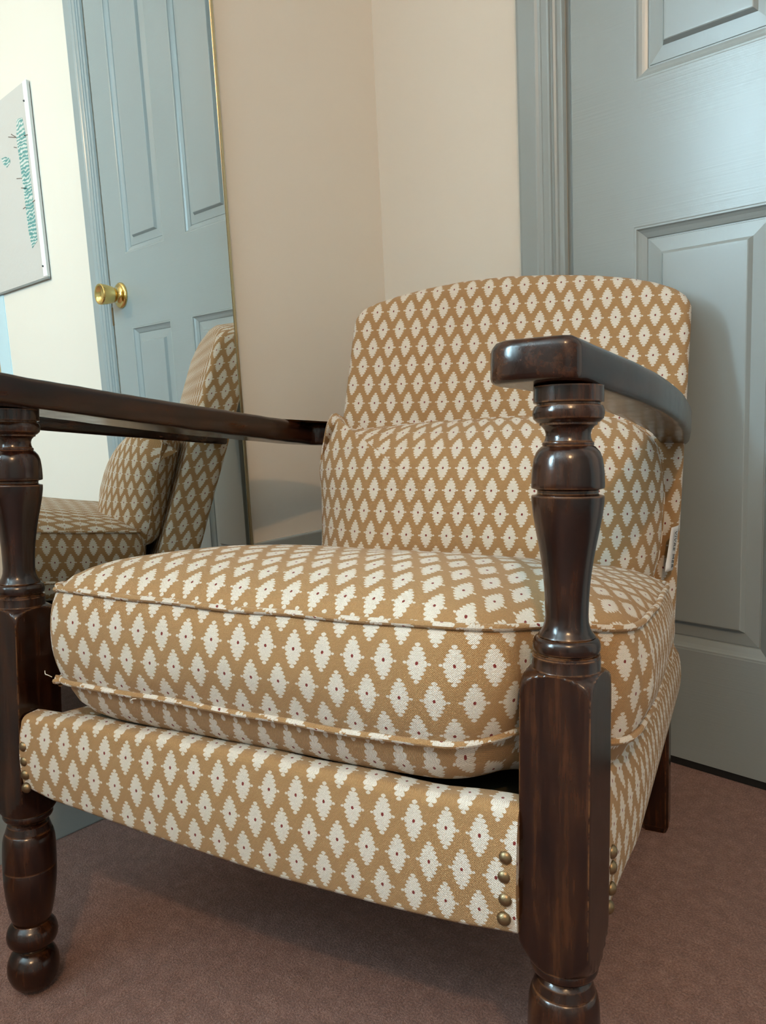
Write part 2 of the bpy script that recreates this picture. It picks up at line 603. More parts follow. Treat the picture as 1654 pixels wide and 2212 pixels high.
child_world(box('mirror_glass', (MX - 0.003, MY0 + 0.003, MZ0 + 0.003), (MX, MY1 - 0.003, MZ1 - 0.003), MIRROR), mr)
child_world(box('mirror_backing', (XA + 0.0125, MY0 + 0.004, MZ0 + 0.004), (MX - 0.004, MY1 - 0.004, MZ1 - 0.004), DARK), mr)
child_world(join_boxes('mirror_frame', [((XA + 0.0125, MY1 - 0.0025, MZ0), (MX + 0.0012, MY1 + 0.0022, MZ1)), ((XA + 0.0125, MY0 - 0.0015, MZ0), (MX + 0.0015, MY0 + 0.003, MZ1)),
                                        ((XA + 0.0125, MY0, MZ0), (MX + 0.0015, MY1, MZ0 + 0.004)), ((XA + 0.0125, MY0, MZ1 - 0.004), (MX + 0.0015, MY1, MZ1))], FRAME_M), mr)

# ---- picture pinned to the back wall beyond the door (seen in the mirror)
PX0, PX1, PZ0, PZ1 = 0.485, 1.10, 1.105, 1.74
pic = tag(empty('picture', loc=(PX0, YB, PZ0)), 'off-white canvas with long teal striped figure, pinned to the wall beyond the door', 'picture')
child_world(box('canvas', (PX0, YB - 0.014, PZ0), (PX1, YB - 0.004, PZ1), CANVAS, bevel=0.001), pic)
child_world(box('border', (PX0 - 0.001, YB - 0.0155, PZ0 + 0.004), (PX0 + 0.028, YB - 0.0135, PZ1), CANVAS_EDGE), pic)
child_world(box('bottom_strip', (PX0, YB - 0.013, PZ0 - 0.006), (PX1, YB - 0.0045, PZ0 + 0.001), GREY_EDGE), pic)  # grey strip along the lower edge of the canvas


def print_material():
    m, t, b = mat('teal_striped_print')
    ob = coords(t, 'Object')
    sp = t.n('ShaderNodeSeparateXYZ')
    t.link(ob, sp.inputs[0])
    s = t.m('SINE', t.m('MULTIPLY', t.m('ADD', sp.outputs[2], t.m('MULTIPLY', t.noise(ob, 25.0, 2.0), 0.03)), 520.0))
    n = t.noise(ob, 40.0, 3.0, 0.6)
    v = t.m('ADD', t.m('MULTIPLY', s, 0.22), n)
    t.link(t.ramp(v, [(0.30, (0.10, 0.27, 0.27)), (0.46, (0.20, 0.38, 0.33)), (0.56, (0.42, 0.50, 0.47)), (0.72, (0.62, 0.63, 0.60))]), b.inputs['Base Color'])
    b.inputs['Roughness'].default_value = 0.8
    return m


PRINT = print_material()


def flat_poly(name, pts, y, material, parent):
    """a flat printed shape in the plane Y = y, 0.6 mm thick"""
    n = len(pts)
    V = [(x, y, z) for x, z in pts] + [(x, y - 0.0006, z) for x, z in pts]
    F = [tuple(range(n)), tuple(range(n, 2 * n))] + [(i, (i + 1) % n, n + (i + 1) % n, n + i) for i in range(n)]
    return child_world(fix_normals(make(name, V, F, material, None, smooth=False)), parent)


def virt(px, py, yv):
    """photograph pixel of something seen in the mirror -> (x, z) in the plane Y = yv"""
    r = CAM_R @ Vector((px - 827.0, -(py - 1106.0), -1654.29))
    k = yv / r.y
    return (2 * MX - r.x * k, CAM_H + r.z * k)


yf = YB - 0.0145
band = [(36, 258), (48, 254), (57, 300), (62, 350), (68, 400), (76, 470), (81, 520), (70, 536), (62, 500), (56, 450), (50, 400), (43, 350), (36, 300)]
flat_poly('printed_figure', [virt(x, y, yf) for x, y in band], yf, PRINT, pic)
flat_poly('printed_bead', [virt(x, y, yf) for x, y in [(3, 343), (12, 339), (22, 342), (22, 352), (15, 362), (8, 356)]], yf, PRINT, pic)
for (xa, ya, xb, yb) in [(24, 290, 34, 296), (18, 296, 36, 297), (52, 293, 61, 291), (30, 318, 36, 319), (36, 386, 48, 385), (46, 406, 58, 407), (50, 451, 56, 447), (70, 437, 76, 432)]:
    p, q = virt(xa, ya, yf), virt(xb, yb, yf)
    d = Vector((q[0] - p[0], q[1] - p[1])).normalized() * 0.0014
    flat_poly('printed_spine', [(p[0] - d[1], p[1] + d[0]), (q[0] - d[1], q[1] + d[0]), (q[0] + d[1], q[1] - d[0]), (p[0] + d[1], p[1] - d[0])], yf, plain('brown_ink', (0.16, 0.12, 0.10), 0.8), pic)
for (px_, py_) in ((53, 218), (94, 575)):
    x, z = virt(px_, py_, yf)
    pn = lathe('pin', [(0, 0.0036), (0.003, 0.0034), (0.005, 0.002), (0.0055, 0.0004)], INK, None, n=12)
    pn.location = (x, yf, z)
    pn.rotation_euler = (PI / 2, 0, 0)
    child_world(pn, pic)

# ---- pendant lamp that gives the warm light
pl = tag(empty('pendant_lamp', loc=(LAMP[0], LAMP[1], ZC)), 'small ceiling pendant lamp with warm bulb above the viewer', 'lamp')
child_world(lathe('ceiling_rose', [(ZC - 0.03, 0.02), (ZC - 0.025, 0.04), (ZC - 0.0005, 0.05)], UPVC, None, n=32, matrix=Matrix.Translation((LAMP[0], LAMP[1], 0))), pl)
child_world(tube('cord', [(LAMP[0], LAMP[1], ZC - 0.03), (LAMP[0], LAMP[1], LAMP[2] + 0.115)], 0.003, UPVC), pl)
child_world(lathe('bulb_holder', [(LAMP[2] + 0.055, 0.018), (LAMP[2] + 0.09, 0.018), (LAMP[2] + 0.115, 0.008)], UPVC, None, n=24, matrix=Matrix.Translation((LAMP[0], LAMP[1], 0))), pl)
ld = bpy.data.lights.new('warm_bulb', 'POINT')
ld.energy = 50
ld.color = (1.0, 0.61, 0.31)
ld.shadow_soft_size = 0.03
lo = bpy.data.objects.new('bulb', ld)
lo.location = LAMP
COL.objects.link(lo)
child_world(lo, pl)

# ================================================================== THE ARMCHAIR
CH = Matrix(((0.94862563, -0.31586373, -0.01842591, -0.56116039),
             (0.31627675, 0.94501467, 0.08316417, 0.35845679),
             (-0.00885579, -0.08471935, 0.9963655, 0.0035),
             (0, 0, 0, 1)))
chair = tag(empty('armchair', CH), 'low wooden armchair with turned dark front posts and tan and cream diamond-print upholstery', 'chair')


def cpart(o, parent=None):
    o.parent = parent or chair
    return o


# ---- turned front legs
TOP = [(.6405, .0253), (.6290, .0254), (.6284, .0250), (.6280, .0228), (.6268, .0228), (.6262, .0245), (.6235, .0257), (.6205, .0260), (.6170, .0252), (.6145, .0226), (.6138, .0210), (.6124, .0210),
       (.6115, .0190), (.6090, .0170), (.6060, .0162), (.6030, .0165), (.6005, .0175), (.5998, .0185), (.5985, .0188), (.5972, .0184), (.5966, .0196), (.5945, .0215), (.5926, .0231), (.5875, .0250),
       (.5820, .0258), (.5772, .0263), (.5700, .0266), (.5668, .0266), (.5660, .0262), (.5652, .0232), (.5645, .0222), (.5622, .0222), (.5614, .0232), (.5608, .0260), (.5600, .0265), (.5560, .0264), (.5460, .0252), (.5355, .0233), (.5247, .0212),
       (.5143, .0194), (.5038, .0179), (.4940, .0169), (.4842, .0163), (.4712, .0159), (.4660, .0163), (.4620, .0174), (.4590, .0190), (.4565, .0210), (.4558, .0213), (.4552, .0208), (.4546, .0226), (.4530, .0240),
       (.4500, .0249), (.4468, .0250), (.4446, .0243), (.4436, .0228), (.4430, .0228), (.4426, .0246), (.4408, .0248), (.4404, .0252), (.4316, .0253)]
SHO = [(.4312, .0255), (.4304, .0275), (.4294, .0295), (.4280, .0318), (.4262, .0337), (.4240, .0353), (.4215, .0364), (.4185, .0371), (.4150, .0376), (.4100, .0378), (.36, .0378), (.30, .0378), (.2290, .0378), (.2230, .0374),
       (.2180, .0354), (.2120, .0322), (.2060, .0288), (.2035, .0270)]
LOW = [(.2030, .0250), (.2016, .0258), (.1980, .0259), (.1955, .0247), (.1940, .0228), (.1920, .0192), (.1905, .0186), (.1885, .0203), (.1876, .0214), (.1830, .0229), (.1800, .0239), (.1792, .0235), (.1785, .0243), (.1750, .0257),
       (.1696, .0268), (.1620, .0273), (.1550, .0276), (.1454, .0277), (.1390, .0277), (.1385, .0272), (.1376, .0276), (.1211, .0272), (.1089, .0261), (.0967, .0245), (.0844, .0222), (.0770, .0200), (.0748, .0190), (.0738, .0197),
       (.0715, .0225), (.0680, .0248), (.0640, .0262), (.0598, .0268), (.0555, .0263), (.0524, .0252), (.0490, .0225), (.0465, .0190), (.0445, .0165), (.0435, .0158), (.0425, .0170), (.0400, .0205), (.0360, .0238), (.0300, .0263),
       (.0230, .0273), (.0160, .0268), (.0080, .0242), (.0020, .0200), (-.0015, .0140)]
HS = 0.0270       # half the square section


def make_leg():
    n = 144
    rings = []
    for h, r in TOP:
        rings.append([(r * math.cos(2 * PI * i / n), r * math.sin(2 * PI * i / n), h) for i in range(n)])
    for h, R_ in SHO:
        ring = []
        for i in range(n):
            a = 2 * PI * i / n
            c, s = abs(math.cos(a)), abs(math.sin(a))
            q = HS / (c ** 90 + s ** 90) ** (1 / 90)
            r = min(q, R_)
            ring.append((r * math.cos(a), r * math.sin(a), h))
        rings.append(ring)
    for h, r in LOW:
        rings.append([(r * math.cos(2 * PI * i / n), r * math.sin(2 * PI * i / n), h) for i in range(n)])
    V = [p for ring in rings for p in ring]
    F = []
    for j in range(len(rings) - 1):
        for i in range(n):
            F.append((j * n + i, (j + 1) * n + i, (j + 1) * n + (i + 1) % n, j * n + (i + 1) % n))
    F.append(tuple(range(n)))
    F.append(tuple((len(rings) - 1) * n + i for i in range(n)))
    o = make('front_leg', V, F, WOOD_V)
    fix_normals(o)
    bpy.context.view_layer.objects.active = o
    me = o.data
    me.set_sharp_from_angle(angle=math.radians(32))
    return o


leg_r = cpart(make_leg())
leg_l = leg_r.copy()
COL.objects.link(leg_l)
SPL = 0.0124
leg_r.matrix_local = Matrix(((1, 0, -SPL, 0.2963), (0, 1, 0, 0), (0, 0, 1, 0), (0, 0, 0, 1))) @ Matrix.Rotation(math.radians(-6.5), 4, 'Z')
leg_l.matrix_local = Matrix(((1, 0, SPL, -0.2963), (0, 1, 0, 0), (0, 0, 1, 0), (0, 0, 0, 1))) @ Matrix.Rotation(math.radians(-2.0), 4, 'Z')

# ---- arms: closed outline, rounded arrises, sloping down to the back


def make_arm(outline, th=0.0308):
    P = resample(catmull([(a, b, 0) for a, b in outline], 10, True), 150)
    c = sum(P, Vector()) / len(P)
    n = len(P)
    nor = []
    for i in range(n):
        tg = (P[(i + 1) % n] - P[i - 1]).normalized()
        nor.append(Vector((tg.y, -tg.x, 0)))
    area = sum(P[i].x * P[(i + 1) % n].y - P[(i + 1) % n].x * P[i].y for i in range(n))
    sg = 1 if area > 0 else -1
    rows = [(0.010, 0.0), (0.0045, 0.0), (0.0022, 0.0007), (0.0007, 0.0024), (0.0, 0.0050), (0.0, th * 0.5), (0.0, th - 0.0075), (0.001, th - 0.0045), (0.0028, th - 0.0020), (0.0058, th - 0.0005), (0.010, th), (0.014, th + 0.0002)]
    V, F = [], []
    for ins, z in rows:
        for i in range(n):
            q = P[i] - nor[i] * sg * ins
            wob = 0.0006 * mnoise.noise(Vector((q.x * 30, q.y * 30, z * 30)))
            V.append((q.x, q.y, 0.6405 - 0.063 * q.y + z * (1 + .16 * min(max(q.y, 0) / .5, 1)) + wob))
    for j in range(len(rows) - 1):
        for i in range(n):
            F.append((j * n + i, j * n + (i + 1) % n, (j + 1) * n + (i + 1) % n, (j + 1) * n + i))
    F.append(tuple(range(n)))
    F.append(tuple((len(rows) - 1) * n + i for i in range(n)))
    o = make('armrest', V, F, WOOD_H)
    fix_normals(o)
    bm = bmesh.new()
    bm.from_mesh(o.data)
    bmesh.ops.triangulate(bm, faces=[f for f in bm.faces if len(f.verts) > 4])
    bm.to_mesh(o.data)
    bm.free()
    return cpart(o)


arm_r = make_arm([(.2400, -.012), (.2420, -.026), (.2500, -.0345), (.2700, -.0385), (.2900, -.0395), (.3020, -.0385), (.3060, -.0340), (.3120, -.008), (.3230, .045), (.3350, .110), (.3440, .180), (.3505, .280), (.3505, .400), (.3440, .500), (.3340, .600),
                  (.3160, .606), (.2990, .600), (.3010, .500), (.3040, .400), (.2990, .280), (.2890, .165), (.2750, .080), (.2580, .020)])
arm_l = make_arm([(-.2470, -.062), (-.2495, .010), (-.2520, .100), (-.2520, .200), (-.2480, .350), (-.2400, .515), (-.2300, .530), (-.2000, .534), (-.1640, .536), (-.1600, .548), (-.1640, .562), (-.2000, .565), (-.2350, .560), (-.2620, .535), (-.2900, .480), (-.3160, .380), (-.3330, .270),
                  (-.3360, .180), (-.3300, .060), (-.3200, -.020), (-.3160, -.055), (-.3060, -.0680), (-.2800, -.0700), (-.2540, -.0690)])

# ---- rear legs, standing on the carpet
CHI = CH.inverted()


def rear_leg(u, v, u2, v2, hw=0.0190):
    base = CH @ Vector((u, v, 0))
    base.z = 0.0
    b = CHI @ base
    V, F = [], []
    rows = [(-0.0, 0.80), (0.010, 1.0), (0.26, 1.08)]
    cs = [(-1, -.8), (-.8, -1), (.8, -1), (1, -.8), (1, .8), (.8, 1), (-.8, 1), (-1, .8)]
    for h, s in rows:
        f = h / 0.26
        cx, cy = b.x + (u2 - b.x) * f, b.y + (v2 - b.y) * f
        for a, c in cs:
            V.append((cx + a * hw * s, cy + c * hw * s * 0.95, b.z + h + 0.0848 * 0 + c * hw * s * 0.085 * (1 - f)))
    n = len(cs)
    for j in range(2):
        for i in range(n):
            F.append((j * n + i, j * n + (i + 1) % n, (j + 1) * n + (i + 1) % n, (j + 1) * n + i))
    F.append(tuple(range(n)))
    F.append(tuple(2 * n + i for i in range(n)))
    return cpart(fix_normals(make('rear_leg', V, F, WOOD_V, smooth=False)))


rear_leg(.3060, .578, .3010, .556)
rear_leg(-.145, .500, -.145, .480)


# ---- upholstered rails: rounded box swept along a line, with metric uvs
def rail(name, stations, material=FABRIC, uvo=(0, 0)):
    """stations: (start point (u,v) outer, inward normal, w_bottom, w_top, bulge)"""
    V, UV, F = [], [], []
    L = 0
    prev = None
    cnt = None
    for (pu, pv), (nu, nv), wb, wt, bl, dep in stations:
        if prev is not None:
            L += math.hypot(pu - prev[0], pv - prev[1])
        prev = (pu, pv)
        r = 0.010
        sec = [(dep, wb), (dep * .5, wb), (0.006, wb), (0.0022, wb + 0.0008), (0.0004, wb + 0.0035)]
        for k in range(9):
            f = k / 8
            sec.append((-bl * max(math.sin(PI * f), 0) ** (0.5 if bl > .0040 and name == 'side_rail' else 0.8), wb + 0.006 + f * (wt - r - wb - 0.006)))
        for k in range(1, 7):
            a = k / 6 * PI / 2
            sec.append((r - r * math.cos(a), wt - r + r * math.sin(a)))
        sec += [(r + 0.012, wt + 0.0008), (dep * 0.7, wt - 0.003), (dep, wt - 0.010)]
        s = 0
        pv_ = None
        for off, w_ in sec:
            if pv_ is not None:
                s += math.hypot(off - pv_[0], w_ - pv_[1])
            pv_ = (off, w_)
            V.append((pu + nu * off, pv + nv * off, w_))
            UV.append((L + uvo[0], w_ + uvo[1] + (max(off - r, 0) if w_ > wt - r else -off * 0.9 if w_ < wb + .004 else 0)))
        cnt = len(sec)
    ns = len(stations)
    for j in range(ns - 1):
        for i in range(cnt - 1):
            F.append((j * cnt + i, (j + 1) * cnt + i, (j + 1) * cnt + i + 1, j * cnt + i + 1))
    for e_ in (0, ns - 1):
        k = len(V)
        for i in range(cnt):
            V.append(V[e_ * cnt + i])
            UV.append((sec[i][0], V[e_ * cnt + i][2] + .011))
        F.append(tuple(range(k, k + cnt)))
    return cpart(fix_normals(make(name, V, F, material, None, UV)))


def lerp_tab(tab, x):
    return float(np.interp(x, [a for a, _ in tab], [b for _, b in tab]))


WB = [(-.27, .2440), (-.23, .2360), (-.10, .2270), (.045, .2195), (.16, .2205), (.22, .2230), (.262, .2275)]
WT = [(-.27, .3200), (-.20, .3240), (.0, .3260), (.20, .3235), (.262, .3270)]
st = []
for i in range(41):
    uu = -.2660 + i / 40 * (.2650 + .2660)
    st.append(((uu, -.0275), (0, 1), lerp_tab(WB, uu), lerp_tab(WT, uu) + 0.0008 * math.sin(uu * 60), 0.0035, 0.045))
front_rail = rail('front_rail', st, uvo=(-.266 - .181, -.301))
st = []
for i in range(31):
    f = i / 30
    vv = .028 + f * .548
    st.append(((.3185 + 0.0065 * min(1, f * 5), vv), (-1, 0), .2160 + .014 * f, .3330 - .006 * f, 0.0045 + .0055 * min(1, f * 4), 0.045))
side_r = rail('side_rail', st, uvo=(0.01, 0.0))
st = []
for i in range(21):
    f = i / 20
    st.append(((-.2900 + .105 * f, .030 + f * .48), (1, 0), .2360, .3020 - .012 * f, 0.006, 0.045))
rail('side_rail', st, uvo=(0.0, 0.02))
# lined seat deck between the rails
DK = [(-.245, .012), (.275, .012), (.282, .52), (-.150, .47)]
V = [(a, b, h - 0.03 * b) for h in (.262, .303) for a, b in DK]
cpart(fix_normals(make('seat_deck', V, [(0, 1, 2, 3), (4, 5, 6, 7), (0, 1, 5, 4), (1, 2, 6, 5), (2, 3, 7, 6), (3, 0, 4, 7)], LINING, smooth=False)))

# ---- brass nails
nail0 = None


def nail(pos, nrm, parent):
    global nail0
    M = Vector(nrm).to_track_quat('Z', 'Y').to_matrix().to_4x4()
    M.translation = Vector(pos)
    if nail0 is None:
        nail0 = lathe('brass_nail', [(-0.001, 0.0052), (0.0002, 0.0056), (0.0010, 0.0054), (0.0022, 0.0047), (0.0034, 0.0034), (0.0040, 0.0019), (0.0043, 0.0004)], OLD_BRASS, None, n=24)
        o = nail0
    else:
        o = nail0.copy()
        COL.objects.link(o)
    o.parent = parent
    o.matrix_local = M
    return o


for i, w_ in enumerate((.2885, .2735, .2555, .2400)):
    nail((.2560 + 0.0005 * (-1) ** i, -.0292, w_), (0, -1, 0.05), front_rail)
for i, w_ in enumerate((.2890, .2735, .2590, .2450)):
    nail((-.2610 + .0005 * i, -.0290, w_), (0, -1, 0), front_rail)
for i, w_ in enumerate((.2760, .2630, .2455, .2295)):
    nail(((.3240, .3240, .3238, .3225)[i], .0370, w_), (1, -.15, 0), side_r)

# ---- backrest: thick padded panel, arched top with rounded corners, leaning back


def backrest():
    e = Vector((math.cos(math.radians(8.2)), math.sin(math.radians(8.2)), 0))   # across
    nn = Vector((math.sin(math.radians(8.2)), -math.cos(math.radians(8.2)), 0))  # towards the sitter
    C0 = Vector((.0790, 0, 0))
    HWD = 0.2580
    top = [(-.258, .795), (-.2575, .806), (-.253, .817), (-.243, .8265), (-.225, .8345), (-.19, .8440), (-.14, .8540), (-.08, .8615), (-.01, .8645), (.06, .8615), (.12, .8560), (.17, .8480), (.205, .8390), (.235, .8270), (.250, .8150), (.2575, .802), (.258, .790)]

    def place(s, w_, d):
        # d: distance behind the front face
        v0 = .508 + .27 * (w_ - .633) + .0355
        p = C0 + e * s
        return Vector((p.x, p.y + v0 + d, w_)) if False else Vector((C0.x + e.x * s - nn.x * d, v0 + e.y * s - nn.y * d, w_ + d * 0.20))
    out = []
    for k in range(14):
        out.append((HWD - 0.004 * (1 - k / 13), .245 + (.785 - .245) * k / 13))
    out += [(a, b) for a, b in reversed(top)]
    for k in range(14):
        out.append((-HWD, .785 - (.785 - .245) * k / 13))
    P = [Vector((a, b, 0)) for a, b in out]
    # denser, ordered loop
    loop = resample(P, 220, closed=True)
    n = len(loop)
    nor = []
    for i in range(n):
        tg = (loop[(i + 1) % n] - loop[i - 1]).normalized()
        nor.append(Vector((tg.y, -tg.x, 0)))
    TH = 0.084
    rows = []
    R1 = 0.016
    for k in range(0, 7):
        a = k / 6 * PI / 2
        rows.append((R1 - R1 * math.sin(a), R1 - R1 * math.cos(a)))
    rows += [(0, TH * 0.4), (0, TH * 0.6)]
    for k in range(0, 7):
        a = k / 6 * PI / 2
        rows.append((R1 - R1 * math.cos(a), TH - R1 + R1 * math.sin(a)))
    V, UV, F = [], [], []
    s_acc = [0]
    for a, b in zip(rows[:-1], rows[1:]):
        s_acc.append(s_acc[-1] + math.hypot(a[0] - b[0], a[1] - b[1]))
    for (ins, d), s in zip(rows, s_acc):
        for i in range(n):
            q = loop[i] - nor[i] * ins
            wob = 0.0015 * mnoise.noise(Vector((q.x * 9, q.y * 9, 3)))
            V.append(place(q.x, q.y, d + wob))
            qq = loop[i] - nor[i] * R1 + nor[i] * s
            UV.append((qq.x - .2355, qq.y - .79))
    for j in range(len(rows) - 1):
        for i in range(n):
            F.append((j * n + i, j * n + (i + 1) % n, (j + 1) * n + (i + 1) % n, (j + 1) * n + i))

    # front and back caps: concentric rings towards the middle, softly crowned
    def cap(row0, d0, sign):
        base = len(V)
        cc = Vector((0, .56, 0))
        K = 10
        first = row0 * n
        for k in range(1, K + 1):
            f = 1 - k / K
            for i in range(n):
                q = cc + (loop[i] - nor[i] * R1 - cc) * f
                V.append(place(q.x, q.y, d0 - sign * 0.010 * (1 - f ** 2.2)))
                UV.append((q.x - .2355, q.y - .79))
        idx = lambda k, i: first + i % n if k == 0 else base + (k - 1) * n + i % n
        for k in range(K):
            for i in range(n):
                F.append((idx(k, i), idx(k, i + 1), idx(k + 1, i + 1), idx(k + 1, i)))
    cap(0, 0.0, 1)
    cap(len(rows) - 1, TH, -0.5)
    o = make('backrest', V, F, FABRIC, None, UV)
    bm = bmesh.new()
    bm.from_mesh(o.data)
    bmesh.ops.remove_doubles(bm, verts=bm.verts, dist=1e-6)
    bmesh.ops.recalc_face_normals(bm, faces=bm.faces)
    bm.to_mesh(o.data)
    bm.free()
    return cpart(o)


backrest()

# ================================================================== THE CUSHIONS (loose, each a thing of its own)
# ---- seat cushion
OUT = [(-.2060, -.0230), (-.1900, -.0310), (-.1600, -.0330), (-.0950, -.0330), (.0000, -.0315), (.0560, -.0305), (.1200, -.0300), (.1830, -.0285), (.2150, -.0235), (.2420, -.0090), (.2600, .0120), (.2800, .0290), (.3030, .0345), (.3200, .0440), (.3310, .0640), (.3350, .1000), (.3350, .1500),
       (.3350, .2200), (.3300, .3200), (.3270, .4000), (.3200, .4450), (.3000, .4650), (.2500, .4680), (.1500, .4560), (.0500, .4420), (-.0700, .4240), (-.1400, .4100), (-.1680, .3950), (-.1800, .3600), (-.1900, .2800), (-.2050, .1700), (-.2140, .0800), (-.2180, .0100), (-.2160, -.0120)]


def seat_cushion():
    root = empty('seat_cushion', CH @ Matrix.Translation((.06, .2, .33)))
    off = Vector((.06, .2, .33))
    n = 260
    lp_ = resample(catmull([(a, b, 0) for a, b in OUT], 8, True), n)
    nor = []
    arc = [0]
    for i in range(n):
        tg = (lp_[(i + 1) % n] - lp_[i - 1]).normalized()
        nor.append(Vector((tg.y, -tg.x, 0)))
        arc.append(arc[-1] + (lp_[(i + 1) % n] - lp_[i]).length)
    cc = Vector((.065, .205, 0))
    UA = min((abs(lp_[i].x - .104) + (9 if lp_[i].y > .1 else 0), arc[i]) for i in range(n))[1]

    def slope(q):
        return -0.066 * max(q.y, -0.02)

    def ztop(q, i=0):
        return .4575 + slope(q) + 0.0009 * math.sin(arc[i] * 17 + 1.0) + 0.0005 * math.sin(arc[i] * 51)

    def zbot(q, i=0):
        b = .3655 + slope(q) + 0.0010 * math.sin(arc[i] * 15) + 0.0005 * math.sin(arc[i] * 53)
        return b + 0.010 * math.exp(-((q.x - .262) / .03) ** 2) * (1 if q.y < .08 else 0)
    # side band (boxing)
    V, UV, F = [], [], []
    K = 12
    for k in range(K + 1):
        f = k / K
        for i in range(n + 1):
            q = lp_[i % n]
            ii = i % n
            zb, zt = zbot(q, ii), ztop(q, ii)
            bl = 0.0115 * math.sin(PI * f) ** 0.75
            if .25 < q.x < .34 and q.y < .08:
                bl *= 0.55
            bl += 0.0018 * mnoise.noise(Vector((q.x * 14, q.y * 14, f * 3)))
            p = q + nor[ii] * bl
            V.append(Vector((p.x, p.y, zb + (zt - zb) * f)) - off)
            UV.append((arc[i] - UA, zb + (zt - zb) * f * 1.04 - .434 + .066 * max(q.y, 0)))
    m_ = n + 1
    for k in range(K):
        for i in range(n):
            F.append((k * m_ + i, k * m_ + i + 1, (k + 1) * m_ + i + 1, (k + 1) * m_ + i))
    band_ = fix_normals(make('boxing', V, F, FABRIC, root, UV))

    def crown(name, zf, h, pw, sgn):
        V, UV, F = [], [], []
        K = 26
        for k in range(K + 1):
            f = (1 - k / K)
            rho = f
            for i in range(n):
                q = cc + (lp_[i] - cc) * rho
                z = zf(lp_[i], i) * rho ** 2 + (zf(cc, 0) * (1 - rho ** 2))
                # the face follows the slope of the seat, not the border wave
                zs_ = (.4575 if sgn > 0 else .3655) + slope(q)
                z = zs_ + (zf(lp_[i], i) - ((.4575 if sgn > 0 else .3655) + slope(lp_[i]))) * rho ** 6
                cr = h * (1 - rho ** pw) ** (0.72 if sgn > 0 else 0.85)
                if sgn > 0:
                    # crown: fuller to the front, dented lightly
                    sm = min(max((q.y - .10) / .24, 0), 1)
                    cr *= 1.0 - 0.34 * sm * sm * (3 - 2 * sm)
                    cr += (0.0035 * mnoise.noise(Vector((q.x * 7, q.y * 7, 1.7))) + 0.0012 * mnoise.noise(Vector((q.x * 22, q.y * 22, 1.7)))) * (1 - rho ** 4)
                V.append(Vector((q.x, q.y, z + sgn * cr)) - off)
                ex = 1.0 + 0.06 * (1 - rho)
                dr = (lp_[i] - cc).normalized() * 0.012 * rho ** 6
                UV.append((q.x + dr.x - .143, q.y + dr.y - .0355))
        for k in range(K):
            for i in range(n):
                F.append((k * n + i, k * n + (i + 1) % n, (k + 1) * n + (i + 1) % n, (k + 1) * n + i))
        o = make(name, V, F, FABRIC, root, UV)
        bm = bmesh.new()
        bm.from_mesh(o.data)
        bmesh.ops.remove_doubles(bm, verts=bm.verts, dist=1e-6)
        bmesh.ops.recalc_face_normals(bm, faces=bm.faces)
        bm.to_mesh(o.data)
        bm.free()
        return o
    crown('top_face', ztop, 0.0465, 4.0, 1)
    crown('bottom_face', zbot, 0.047, 14.0, -1)
    for f_, dz in ((ztop, 0.0005), (zbot, -0.0005)):
        pts = []
        for i in range(n):
            q = lp_[i]
            zz = f_(q, i)
            p = q + nor[i] * 0.0022
            pts.append(Vector((p.x, p.y, zz + dz)) - off)
        tube('piping', pts, 0.0030, FABRIC, root, n=12, closed=True)
    # knotted piping ends at the front left corner and loose threads
    for (a, b, c) in ((-.2055, -.0250, .4590), (-.2100, -.0260, .3650)):
        th = [Vector((a, b, c)) - off + Vector((0.0035 * math.cos(t * 1.9), 0.0022 * math.sin(t * 1.9) - .001, -0.0030 + 0.0012 * t)) for t in range(6)]
        tube('piping_knot', catmull(th, 4), 0.0028, FABRIC, root, n=8)
    tube('loose_thread', catmull([Vector(p) - off for p in [(-.2150, -.030, .3690), (-.2175, -.033, .3715), (-.2195, -.034, .3725), (-.2200, -.034, .3760)]], 5), 0.0004, THREAD, root, n=6)
    tube('loose_thread', catmull([Vector(p) - off for p in [(-.1040, -.0375, .3600), (-.1020, -.0400, .3625), (-.0990, -.0400, .3650), (-.0955, -.0390, .3655)]], 5), 0.0004, THREAD, root, n=6)
    return tag(root, 'thick box seat cushion with piped edges in tan and cream diamond print, on the armchair', 'cushion')


seat_cushion()


